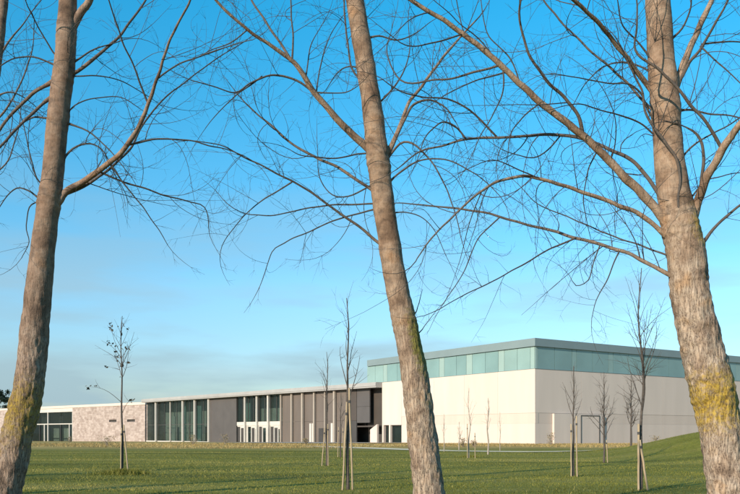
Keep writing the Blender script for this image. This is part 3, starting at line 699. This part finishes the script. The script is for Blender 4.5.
big_tree('bare_tree', 'bare slender tree with greenish moss on one flank, before the dark cladding', M['bark_green'], 9.5,
    [(437, 562, 44), (434, 535, 35), (429, 494, 30.5), (418, 400, 27.5), (409, 345, 25), (395.5, 280, 22.5), (383, 200, 21.5), (377, 150, 21.8), (371, 100, 19.6), (363, 50, 18.5), (355, 0, 18), (342, -80, 14), (325, -200, 8), (315, -280, 3)],
    [('a', T, [(378, 160, 9), (367, 147, 8), (353, 136, 7.2), (332, 113, 6.4), (313, 91, 5.8), (303, 74, 5.2), (290, 59, 4.4), (268, 44, 3.4), (245, 28, 3), (216, 0, 2.6), (190, -30, 1.6)], dict(pale=1, dt=-.3)),
     ('a2', 'a', [(291, 60, 3.6), (282, 46, 3), (268, 25, 2.7), (251, 0, 2.2), (240, -25, 1.5)], {}),
     ('a3', 'a', [(292, 60, 2.6), (293, 40), (291, 0), (293, -30)], dict(w1=1.2)),
     ('a4', 'a', [(312, 91, 3), (296, 80), (270, 75), (250, 84), (235, 92), (212, 86), (192, 80)], dict(w1=1.1)),
     ('a5', 'a4', [(262, 76, 1.8), (240, 93), (222, 108), (206, 128)], dict(w1=.8)),
     ('a6', 'a', [(314, 92, 2), (328, 93), (346, 92), (358, 86)], dict(w1=1)),
     ('a7', 'a', [(306, 77, 1.8), (309, 55), (314, 38), (326, 18)], dict(w1=.8)),
     ('a8', 'a', [(316, 95, 1.8), (322, 60), (331, 34), (341, 18)], dict(w1=.8)),
     ('a9', 'a', [(247, 30, 1.8), (232, 42), (212, 50), (195, 58)], dict(w1=.8)),
     ('b', T, [(380, 196, 4.4), (366, 186, 3.8), (340, 169, 3.4), (306, 152, 3), (285, 138, 2.6), (265, 120, 2.1), (246, 104, 1.5)], {}),
     ('c', T, [(388, 250, 4), (375, 240, 3.4), (351, 221, 3), (328, 205, 2.7), (306, 189, 2.4), (272, 171, 2), (241, 156, 1.6), (220, 145, 1.3), (196, 141, 1)], {}),
     ('d', T, [(385, 204, 2.6), (360, 204), (337, 205), (306, 208), (275, 215), (251, 215), (234, 208)], dict(w1=1)),
     ('e', T, [(385, 207, 2.4), (360, 213), (333, 221), (306, 233), (284, 243), (272, 252), (263, 279)], dict(w1=.9)),
     ('f', 'c', [(292, 182, 2), (276, 192), (261, 201), (240, 220), (222, 246)], dict(w1=.9)),
     ('g', T, [(378, 152, 2.6), (362, 154), (333, 158), (306, 156), (290, 150)], dict(w1=1)),
     ('g2', T, [(381, 178, 2.4), (366, 188), (348, 196), (332, 195), (320, 178), (318, 160)], dict(w1=1)),
     ('h', T, [(381, 158, 5), (391, 146, 4.4), (398, 130, 3.8), (408, 105, 3.3), (427, 79, 2.8), (448, 51, 2.4), (460, 37, 2), (476, 20, 1.4)], dict(pale=1)),
     ('i', T, [(380, 160, 5.5), (390, 150, 4.8), (397, 134, 4), (405, 118, 3.4), (414, 104, 3), (431, 100, 2.4), (446, 108, 1.8), (456, 122, 1.2)], {}),
     ('p', T, [(382, 170, 4), (392, 152, 3), (404, 142, 2.6), (420, 149), (437, 170), (453, 206), (461, 238)], dict(w1=1)),
     ('q', T, [(386, 186, 3), (398, 174), (416, 162), (440, 158), (462, 166), (486, 182), (500, 196)], dict(w1=.9)),
     ('r', T, [(388, 215, 2), (402, 212), (420, 216), (436, 232), (446, 256)], dict(w1=.8)),
     ('s', T, [(372, 108, 3), (386, 96), (402, 74), (410, 48), (408, 20)], dict(w1=.9)),
     ('t', T, [(366, 70, 2.6), (350, 66), (338, 72), (326, 90)], dict(w1=.9)),
     ('u', T, [(366, 84, 2.6), (352, 68, 2.4), (346, 30, 2.2), (344, 0, 2)], dict(w1=1.5)),
     ('y', T, [(402, 322, 3), (414, 315), (418, 307)], dict(w1=1, tw=.5)), ('z', T, [(405, 336, 3), (418, 334), (424, 326)], dict(w1=1, tw=.4)),
     ('v', T, [(362, 40, 3), (378, 36), (396, 40), (414, 34), (430, 22)], dict(w1=.9)),
    ], [(345, 45, 1, .86), (300, 40, 1, .35), (400, 50, 1, .45), (160, 22, 0, .34), (470, 40, 1, .4)], 23, 210, 0.72, whorls=((160, 22, .12), (205, 9, .05), (246, 7, .04), (320, 14, .07)))

big_tree('bare_tree', 'stout bare tree with a bright yellow lichen patch, before the grass mound', M['bark_yellow'], 8.0,
    [(748, 586, 62), (741, 555, 50), (730, 494, 43), (720, 430, 39), (711, 385, 41), (700, 340, 39), (690, 290, 37), (685, 250, 36), (677, 210, 33), (669.5, 160, 29), (665, 100, 28), (661, 60, 26), (658, 0, 24), (654, -80, 19), (645, -200, 12), (640, -300, 4)],
    [('a', T, [(676, 236, 12), (664, 219, 10), (647, 199, 9), (616, 168, 8.2), (589, 141, 7.6), (562, 119, 7), (533, 96, 6.4), (496, 61, 5.8), (465, 35, 5), (437, 16, 4.4), (411, 0, 4), (380, -22, 3), (340, -50, 1.8)], dict(pale=1, dt=-.2)),
     ('a2', 'a', [(500, 65, 3), (478, 71), (456, 77), (428, 81), (405, 82), (394, 71), (387, 51), (390, 36)], dict(w1=1.3)),
     ('a3', 'a', [(506, 72, 2.2), (480, 80), (452, 91), (430, 105)], dict(w1=.9)),
     ('a4', 'a', [(462, 34, 2.2), (432, 43), (405, 45), (385, 30)], dict(w1=.9)),
     ('a5', 'a', [(503, 70, 2.2), (503, 90), (494, 113), (479, 138), (470, 160)], dict(w1=.9)),
     ('a6', 'a', [(540, 103, 2), (522, 118), (510, 135), (508, 155)], dict(w1=.9)),
     ('a7', 'a', [(497, 62, 1.8), (480, 40), (456, 20), (430, -5)], dict(w1=.9)),
     ('a8', 'a', [(520, 84, 2), (512, 60), (490, 36), (482, 10), (480, -15)], dict(w1=.9)),
     ('b', 'a', [(583, 136, 5), (578, 116, 4.4), (566, 99, 4), (550, 85, 3.8), (535, 65, 3.4), (525, 42, 3), (520, 15, 2.8), (521, -20, 2)], dict(dark=1, dt=-.3)),
     ('c', T, [(664, 122, 4), (650, 108, 3.4), (632, 88, 3), (613, 71, 2.8), (594, 54, 2.6), (577, 37, 2.4), (557, 17, 2.2), (544, 0, 2), (530, -25, 1.2)], {}),
     ('d', T, [(660, 100, 6), (645, 82, 5.2), (619, 48, 4.6), (599, 23, 4.2), (571, -2, 3.6), (545, -25, 2)], dict(pale=1)),
     ('g', T, [(686, 238, 12), (692, 222, 10), (698, 200, 9), (707, 178, 8.4), (722, 150, 8), (736, 130, 7), (760, 100, 5.5), (800, 60, 3)], dict(pale=1, dt=-.5)),
     ('e', 'g', [(722, 149, 4.4), (708, 126, 4), (688, 100, 3.8), (675, 86, 3.6), (658, 69, 3.2), (641, 57, 3), (635, 45, 2.6), (637, 20, 2.2), (636, -10, 1.6)], dict(dark=1, d=[0, -.08, -.14, -.16, -.18, -.18, -.2, -.25, -.3])),
     ('f', T, [(686, 262, .8), (682, 236, 1.2), (678, 206, 3.0), (680, 176, 3.6), (675.6, 157, 3.5), (662.6, 139, 3.3), (647, 116, 3.0), (641, 90, 2.6), (628, 62, 2.2), (618, 40, 1.6)], dict(dark=1, d=[0, -.12, -.15, -.165, -.18, -.19, -.2, -.25, -.3, -.35])),
     ('h', T, [(668, 108, 9), (675, 90, 7.6), (683, 66, 6.8), (695, 36, 6), (712, 0, 5), (740, -60, 2.6)], dict(pale=1, dt=.2)),
     ('h2', 'h', [(676, 86, 4.2), (690, 63, 3.8), (706, 40, 3.2), (725, 5, 2.6), (740, -30, 1.6)], dict(dark=1, dt=-.3)),
     ('h3', 'h2', [(702, 44, 2.4), (720, 42), (742, 42), (765, 46)], dict(w1=1.2)),
     ('h4', 'h2', [(700, 46, 2.2), (718, 62), (738, 80), (760, 100)], dict(w1=1)),
     ('i', 'g', [(692, 224, 5), (699, 200, 4.4), (702, 178, 4), (703, 150, 3.6), (696, 134, 3), (686, 127, 2)], dict(dark=1, dt=-.1)),
     ('j', T, [(694, 250, 6), (704, 242, 5), (713, 230, 4), (726, 217, 3.4), (742, 204, 2.8), (772, 188, 1.6)], dict(dark=1)),
     ('k', T, [(684, 252, 6.6), (668, 238, 5.6), (648, 220, 4.8), (628, 209, 4.4), (597, 197, 4), (551, 182, 3.4), (520, 176, 3), (489, 186, 2.5), (467, 203, 2.1), (430, 240, 1.6), (416, 262, 1.1)], dict(pale=1)),
     ('k2', 'k', [(545, 181, 1.8), (520, 170), (494, 160), (470, 168)], dict(w1=.9)),
     ('l', T, [(684, 262, 2.8), (664, 254), (636, 244), (608, 234), (575, 220), (543, 207), (527, 194)], dict(w1=1)),
     ('n', T, [(690, 283, 7), (672, 276, 5.6), (644, 261, 4.8), (616, 249, 4.2), (570, 236, 3.6), (537, 227, 3.1), (489, 214, 2.6), (456, 208, 2.2), (425, 205, 1.8), (396, 203, 1.2)], {}),
     ('n2', 'n', [(576, 238, 2.4), (556, 247), (540, 255), (515, 269), (489, 283), (462, 296), (438, 309)], dict(w1=1)),
     ('n3', 'n', [(500, 217, 1.8), (478, 240), (465, 270), (448, 296), (440, 308)], dict(w1=.8)),
     ('n4', 'n', [(620, 250, 2), (614, 262), (606, 282), (596, 300), (592, 318)], dict(w1=.8)),
     ('n5', 'n', [(600, 245, 1.8), (594, 262), (588, 280), (576, 286), (570, 276)], dict(w1=.8)),
     ('o', T, [(678, 214, 6), (664, 201, 5), (641, 168, 4.6), (625, 156, 4.3), (608, 149, 4.1), (588, 140, 4), (570, 136, 3.8), (540, 135, 3.5), (504, 137, 3.1), (471, 139, 2.7), (446, 145, 2.3), (420, 152, 1.9), (396, 170, 1.3)], dict(dark=1, dt=.25)),
     ('o2', 'o', [(497, 137, 2.6), (473, 113), (451, 100), (411, 95), (395, 88), (380, 78)], dict(w1=1.1)),
     ('o3', 'o', [(466, 139, 2.4), (455, 126), (442, 122), (432, 129), (424, 139), (420, 152)], dict(w1=1.1)),
     ('o4', 'o', [(560, 136, 2), (548, 150), (532, 158), (514, 154), (500, 148)], dict(w1=.9)),
     ('o5', 'o', [(600, 146, 2), (588, 172), (584, 205), (590, 235)], dict(w1=.8)),
     ('q', T, [(672, 112, 3.4), (690, 110), (712, 114), (742, 118), (765, 126)], dict(w1=1.2)),
     ('r', T, [(676, 166, 3), (692, 146), (712, 134), (742, 117), (760, 108)], dict(w1=1.2)),
     ('s', T, [(668, 150, 3), (650, 132), (632, 118), (606, 112), (580, 104), (556, 108)], dict(w1=1)),
     ('t', T, [(664, 90, 3), (648, 70), (622, 62), (604, 66), (588, 80), (578, 96)], dict(w1=1)),
     ('u', T, [(662, 72, 3), (640, 44), (622, 22), (616, -8)], dict(w1=1.2)),
     ('v', T, [(664, 134, 3.2), (648, 110), (640, 92), (626, 84), (600, 82), (570, 76), (545, 74)], dict(w1=1)),
     ('w', T, [(668, 42, 3.4), (682, 28), (690, 8), (692, -20)], dict(w1=1.4)),
     ('x', T, [(686, 205, 2.4), (704, 182), (722, 176), (745, 172)], dict(w1=1)),
    ], [(400, 46, 0, .70), (232, 34, 1, .62), (330, 60, 0, .30), (460, 50, 1, .40), (275, 60, 1, .4), (450, 22, 1, .4)], 37, 130, 0.78, whorls=((228, 26, .07), (104, 14, .06), (280, 9, .05), (395, 26, .07)))

big_tree('bare_tree', 'slim bare tree with only its upper stem showing, beside the mustard-lichened trunk', M['bark_mustard'], 16.0,
    [(-70, 509, 26), (-62, 465, 20), (-45, 340, 17), (-22, 180, 14), (-6, 75, 11.5), (3, 0, 10), (10, -70, 8), (20, -140, 3)],
    [('a', T, [(-4, 62, 3), (10, 40, 2.2), (26, 20), (44, -4)], dict(w1=.8)),
     ('b', T, [(-14, 128, 3.4), (4, 112, 2.4), (22, 80), (32, 50), (34, 20)], dict(w1=.8)),
     ('c', T, [(-24, 190, 3), (-8, 176, 2.2), (8, 160), (18, 130), (22, 100)], dict(w1=.8)),
     ('d', T, [(-10, 100, 2.6), (8, 92, 2), (22, 96), (40, 110)], dict(w1=.8)),
     ('e', T, [(0, 30, 2.6), (-20, 10, 2), (-40, -8), (-60, -40)], dict(w1=.8)),
    ], [(420, 30, 0, .4)], 53, 300, 0.8, 4)

def copy_tree(o, parent=None):
    c = o.copy(); C.objects.link(c); c.parent = parent
    for ch in list(o.children): copy_tree(ch, c)
    return c
for (x_, y_, rz, sc_, lb) in ((-17.0, 9.5, 1.1, 1.35, 'tall bare tree next along the row, out of view, added for its shadow on the lawn'), (-24, 12.0, 3.0, 1.55, 'tallest bare tree at the far end of the row, out of view, added for its shadow')):  # unseen trees of the row, added for the shadows they cast on the lawn
    t_ = copy_tree(first_tree); t_.location = (x_, y_, gz(x_, y_)); t_.rotation_euler = (0, 0, rz); t_.scale = (sc_,) * 3; t_['label'] = lb

# ------------------------------------------------------------------ young staked trees
def dpx(y): return CAM_H * F / (y - HY)
def stake(b, t, r, label, strap=True):
    b = Vector(b); t = Vector(t); gb = gz(b.x, b.y)
    o = empty('support_stake', (b.x, b.y, gb), label, 'stake', 'wooden stakes beside the young trees')
    m = MB(); n = 8; bot = Vector((b.x, b.y, gb - 0.2))
    pts = [bot + (t - bot) * i / n for i in range(n + 1)]
    rng = random.Random(int(b.x * 100) + int(b.y * 10))
    pts = [p + Vector((rng.uniform(-1, 1), rng.uniform(-1, 1), 0)) * r * 0.2 for p in pts]
    m.tube(pts, [r * rng.uniform(.92, 1.06) for _ in pts], 9)
    add('post', m.mesh('post', o.location, True), M['stake'], o)
    if strap:
        m = MB(); c = pts[-2]; m.tube([c - Vector((0, 0, .035)), c + Vector((0, 0, .035))], [r * 1.25] * 2, 9)
        add('tie_strap', m.mesh('tie_strap', o.location), M['strap'], o)
    return o

def sapling(px, by, ty, label, seed, tr=0.03, fork=0.45, nb=12, spread=0.45, stakes=(), stake_label='', leaves=0, lean=0.0, mat='sap_bark', up=1.0, sr=0.026, maxlev=1, dens=.8, depth=None, side=(), group='young bare trees on the lawn'):
    rng = random.Random(seed); d = depth or dpx(by)
    X = (px - CX) / F * d; z0 = gz(X, d); H = CAM_H + (HY - ty) / F * d - z0
    root = empty('young_tree', (X, d, z0), label, 'young tree', group)
    n = 26; pts = []; rad = []
    for i in range(n + 1):
        t = i / n
        w = Vector((mnoise.noise(Vector((t * 3.1, seed, 0))), mnoise.noise(Vector((t * 3.1, seed, 7))), 0)) * 0.10 * min(1, t * 3)
        pts.append(Vector((X + lean * t * H, d, z0 - 0.1 * (1 - t) + H * t)) + w); rad.append(tr * (1 - 0.86 * t) + 0.004)
    m = MB(); m.tube(pts, rad, 8); add('trunk', m.mesh('trunk', root.location, True), M[mat], root)
    ends = []
    for (t, dxm, dzm) in side:
        i = int(t * n); p = pts[i]; q = p + Vector((dxm, -.25, dzm)); tm = MB()
        bp = [p + (q - p) * (j / 8) + Vector((0, 0, .18 * math.sin(math.pi * j / 8))) for j in range(9)]
        tm.tube(bp, [.011 - .001 * j for j in range(9)], 5); grow(tm, bp[5], Vector((-.7, 0, .6)).normalized(), .4, .006, rng, 0, .2, .8, 1, 1)
        add('branch', tm.mesh('branch', root.location, True), M[mat], root); ends += [bp[-1], bp[-2], bp[-1], bp[6]]
    for k in range(nb):
        t = fork + (0.97 - fork) * (k + rng.random()) / nb; i = int(t * n)
        az = k * 2.4 + rng.uniform(-.6, .6)
        dr = Vector((math.cos(az) * spread, math.sin(az) * spread, up * rng.uniform(.6, 1.1))).normalized()
        L_ = H * (0.36 * (1 - t) + 0.10) * rng.uniform(.75, 1.25)
        tm = MB(); grow(tm, pts[i], dr, L_, max(rad[i] * 0.5, 0.005), rng, 0, 0.5, 0.5, maxlev, dens)
        add('branch', tm.mesh('branch', root.location, True), M[mat], root)
        ends += [Vector(v) for v in tm.v[::max(1, len(tm.v) // 12)]]
    if leaves:
        keep = ends[:4 * len(side)]; ends = ends[4 * len(side):]; rng.shuffle(ends); ends = keep + ends
        for p in ends[:leaves]:
            for q in range(rng.randint(1, 3)):
                m = MB(); a = rvec(rng); b = a.cross(rvec(rng)).normalized(); s = rng.uniform(.035, .07)
                c = p + rvec(rng) * 0.06
                pp = [c - a * s * 1.3, c + b * s * .7, c + a * s * 1.3, c - b * s * .7, c + a.cross(b) * s * .25]
                m.poly(pp, [(0, 1, 4), (1, 2, 4), (2, 3, 4), (3, 0, 4)])
                add('leaf', m.mesh('leaf', root.location), M['dead_leaf'], root)
    lo = max([q[2] for q in stakes], default=0)
    for (dx0, dx1, ytop) in stakes:
        stake((X + dx0, d - 0.10, z0), P(px + dx1 / d * F, ytop, d - 0.10), sr, stake_label if len(stakes) == 1 else ('shorter ' if ytop == lo else 'taller ') + stake_label)
    return root

sapling(122, 474, 316, 'young tree with a few clinging dark leaves, before the stone wall', 5, .045, .62, 15, .5, ((-.02, -.02, 428), (.28, .06, 425)), 'stake propping the leafy young tree before the stone wall', leaves=34, maxlev=1, dens=.9, side=((.48, -1.15, .55), (.42, .5, .5)))
sapling(348, 490, 298, 'whip-thin young tree tied to two long pale stakes', 6, .045, .42, 9, .28, ((-.15, -.03, 402), (.13, .03, 388)), 'long pale stake holding the whip-thin young tree', lean=-.005, up=1.4, sr=.026)
sapling(327, 466, 352, 'slim young tree against the taupe cladding with a single stake pair', 8, .05, .45, 9, .3, ((-.24, -.1, 428), (.06, .04, 424)), 'stake holding the slim young tree against the taupe cladding', up=1.3)
sapling(340.5, 457, 392, 'spindly young tree standing before the dark doorway recess', 9, .05, .45, 8, .3, ((-.16, -.12, 427), (.2, .15, 428)), 'stake beside the spindly young tree at the dark doorway', up=1.3)
sapling(573.5, 476, 366, 'young tree held between two upright stakes, before the shaded porch block', 10, .04, .5, 12, .35, ((-.10, -.08, 424), (.10, .1, 416)), 'upright stake at the young tree before the porch block', up=1.3, maxlev=2)
sapling(604, 463, 372, 'bushy-topped bare young tree in front of the shaded grey wall', 12, .05, .28, 22, .45, ((.16, .12, 440),), 'short stake at the bushy-topped young tree', up=1.1, maxlev=2)
sapling(641, 491, 268, 'tall young tree rising past the glass storey, on splayed stakes', 14, .04, .36, 18, .38, ((-.10, -.06, 424), (.17, -.03, 440)), 'splayed pale stake under the tall young tree', up=1.25, maxlev=2, lean=.0, sr=.03)
sapling(631, 449, 376, 'spreading young tree half hidden behind the grass mound', 15, .09, .30, 18, .75, (), '', up=.9, maxlev=2, depth=64)
sapling(444, 452, 414, 'faint thin young tree near the trunk, before the white wall', 16, .035, .4, 7, .3, (), '', up=1.3, mat='sap_pale')
sapling(469, 458, 388, 'staked young tree with a dark tuft of grass at its foot, before the white wall', 17, .035, .4, 8, .28, ((-.1, -.1, 424), (.35, .35, 433)), 'short dark stake by the white wall', up=1.4, mat='sap_pale')
sapling(488, 455, 398, 'straight thin young tree standing alone before the white wall', 18, .06, .45, 9, .22, (), '', up=1.5, mat='sap_pale')
sapling(500, 451, 412, 'faintest of the thin young trees before the white wall', 19, .03, .4, 7, .3, (), '', up=1.3, mat='sap_pale')
sapling(459, 450, 422, 'low forking young tree before the white wall', 20, .05, .3, 12, .5, (), '', up=1.0, mat='sap_pale')

# ------------------------------------------------------------------ shrubs and the far evergreen
def shrub(px, by, h, w, label, seed, mat='shrub', n=200, depth=None, leaf=.06):
    h *= .8; w *= .75
    rng = random.Random(seed); d = depth or dpx(by); X = (px - CX) / F * d; z0 = gz(X, d)
    root = empty('shrub', (X, d, z0), label, 'shrub')
    m = MB(); s = MB()
    for k in range(9):
        dr = Vector((rng.uniform(-.6, .6), rng.uniform(-.6, .6), 1)).normalized()
        grow(s, Vector((X + rng.uniform(-.1, .1) * w, d, z0 - .05)), dr, h * rng.uniform(.6, 1.05), .018, rng, 0, .2, .6, 1, .8)
    for k in range(n):
        a = rvec(rng); t = rng.random()
        c = Vector((X + rng.gauss(0, .26) * w, d + rng.gauss(0, .26) * w, z0 + h * (0.08 + .8 * rng.random() ** .9) * (1 - .2 * abs(rng.gauss(0, .5)))))
        b = a.cross(rvec(rng)).normalized(); q = leaf * rng.uniform(.6, 1.4)
        m.poly([c - a * q, c + b * q * .6, c + a * q, c - b * q * .6], [(0, 1, 2), (0, 2, 3)])
    add('stems', s.mesh('stems', root.location), M['sap_pale'], root)
    add('foliage', m.mesh('foliage', root.location), M[mat], root)
shrub(655.5, 447, 1.7, 1.3, 'small brown shrub at the foot of the shaded wall above the mound', 3, depth=88)
shrub(550.5, 445, 2.2, 1.2, 'upright brown shrub beside the lit porch jamb', 4, depth=98)
shrub(193, 445, 1.9, 1.2, 'small brown shrub in front of the glass bay columns', 5, depth=100)
shrub(225.5, 444, 1.9, 1.3, 'small brown shrub in front of the plain grey panel', 6, depth=105)
shrub(107, 446, 1.7, 2.0, 'low straggly shrub in front of the stone wall', 7, depth=90)
shrub(474, 450, 1.1, .8, 'knee-high dark shrub before the white wall', 8, depth=85)
shrub(463, 449, 1.4, .9, 'waist-high twiggy shrub before the white wall', 9, depth=85)
shrub(305.5, 446, 1.2, 1.0, 'squat brown shrub at the foot of the taupe cladding', 10, depth=100)
shrub(70, 446, 1.6, 1.1, 'small dark shrub at the foot of the white-framed window wall', 11, depth=150)

rng = random.Random(77)
te = P(-2, 432, 300); zt0 = gz(te.x, 300)
ev = empty('evergreen_tree', (te.x, 300, zt0), 'dark evergreen tree showing above the stone wing roof', 'tree')
m = MB(); m.tube([Vector((te.x, 300, zt0 - .3 + i * 2.0)) for i in range(10)], [.5 - .045 * i for i in range(10)], 9)
for k in range(14):
    z = zt0 + 5 + k * .9; a = k * 2.4; Lb = 4.2 - k * .16
    m.tube([Vector((te.x, 300, z)), Vector((te.x + math.cos(a) * Lb * .6, 300 + math.sin(a) * Lb * .6, z + .8)), Vector((te.x + math.cos(a) * Lb, 300 + math.sin(a) * Lb, z + 1.2))], [.12, .08, .03], 5)
add('trunk', m.mesh('trunk', ev.location, True), M['sap_bark'], ev)
m = MB()
clumps = [(rng.gauss(0, 2.4), rng.gauss(0, 2.4), rng.uniform(6, 18.2)) for _ in range(70)]
for cx_, cy_, cz_ in clumps:
    k_ = math.sqrt(max(0.05, 1 - ((cz_ - 11) / 8.5) ** 2))
    for _ in range(170):
        c = Vector((te.x + cx_ * k_ * 1.25, 300 + cy_ * k_ * 1.25, zt0 + cz_)) + rvec(rng) * rng.uniform(0, 1.25)
        a = rvec(rng); b = a.cross(rvec(rng)).normalized(); q = rng.uniform(.16, .38)
        m.poly([c - a * q, c + b * q * .6, c + a * q, c - b * q * .6], [(0, 1, 2), (0, 2, 3)])
add('crown', m.mesh('crown', ev.location), M['evergreen'], ev)

# ------------------------------------------------------------------ grass
def blades(name, label, n, sampler, h0, h1, w, mat, seed, lean=.5):
    rs = np.random.RandomState(seed)
    xy = sampler(rs, n); n = len(xy)
    z = np.array([gz(a, b) for a, b in xy])
    h = rs.uniform(h0, h1, n) * np.array([1.0 + .7 * mnoise.noise(Vector((a * .7, b * .7, 8.3))) for a, b in xy]); az = rs.uniform(0, 2 * np.pi, n); la = rs.uniform(0, 2 * np.pi, n); ll = rs.uniform(0.1, lean, n) * h
    base = np.stack([xy[:, 0], xy[:, 1], z - .01], 1)
    sd = np.stack([np.cos(az), np.sin(az), np.zeros(n)], 1) * (w * rs.uniform(.6, 1.4, n))[:, None]
    tip = base + np.stack([np.cos(la) * ll, np.sin(la) * ll, h], 1)
    V = np.stack([base - sd, base + sd, tip], 1).reshape(-1, 3)
    me = bpy.data.meshes.new(name); me.vertices.add(3 * n); me.vertices.foreach_set('co', V.ravel())
    me.loops.add(3 * n); me.loops.foreach_set('vertex_index', np.arange(3 * n, dtype=np.int32))
    me.polygons.add(n); me.polygons.foreach_set('loop_start', np.arange(0, 3 * n, 3, dtype=np.int32)); me.polygons.foreach_set('loop_total', np.full(n, 3, np.int32))
    at = me.attributes.new('tone', 'FLOAT', 'POINT')
    pn = np.array([mnoise.noise(Vector((a * .06, b * .42, 1.7))) for a, b in xy])
    tone = np.clip(.42 + .75 * pn + rs.normal(0, .11, n), 0, 1); tone[rs.random_sample(n) < .04] = .9
    at.data.foreach_set('value', np.repeat(tone, 3).astype(np.float32))
    me.update(); me.validate()
    return tag(add(name, me, M[mat]), label, 'grass', kind='stuff')
def near(rs, n):
    d = 6 + 60 * rs.random_sample(n) ** 1.1; u = rs.uniform(-.60, .60, n)
    return np.stack([u * d, d], 1)
blades('grass', 'short green lawn grass', 360000, near, .025, .065, .008, 'blade', 1, 1.0)
def far(rs, n):
    y = rs.uniform(60, 112, n); x = rs.uniform(-.55, .55, n) * y
    k = (y > 78 + 5 * np.sin(x * .13) + 6 * rs.random_sample(n)) & ~((np.abs(y - 60.6) < 2.2) & (x > 8))
    fx = (x - HC.x) * DR.x + (y - HC.y) * DR.y; fl = (x - HC.x) * DL.x + (y - HC.y) * DL.y
    k &= ~((fx > -1) & (fl > -2)); return np.stack([x, y], 1)[k]
blades('meadow_grass', 'taller straw-coloured dry grass in front of the buildings', 60000, far, .06, .20, .022, 'dryblade', 2, .9)
def tuft(px, by, rad, n, seed, hh, label):
    d = dpx(by); X = (px - CX) / F * d
    def s(rs, k):
        r = np.abs(rs.normal(0, .5, k)) * rad; a = rs.uniform(0, 6.283, k); return np.stack([X + r * np.cos(a) * 1.5, d - .2 + r * np.sin(a)], 1)
    o = blades('grass_tuft', label, n, s, hh * .4, hh, .012, 'blade', seed, .9)
tuft(123, 474, .75, 2600, 5, .22, 'rank dark tuft of grass round the foot of the leafy young tree')
tuft(469, 457, .7, 900, 6, .26, 'dark tuft of grass round the foot of the young tree before the white wall')
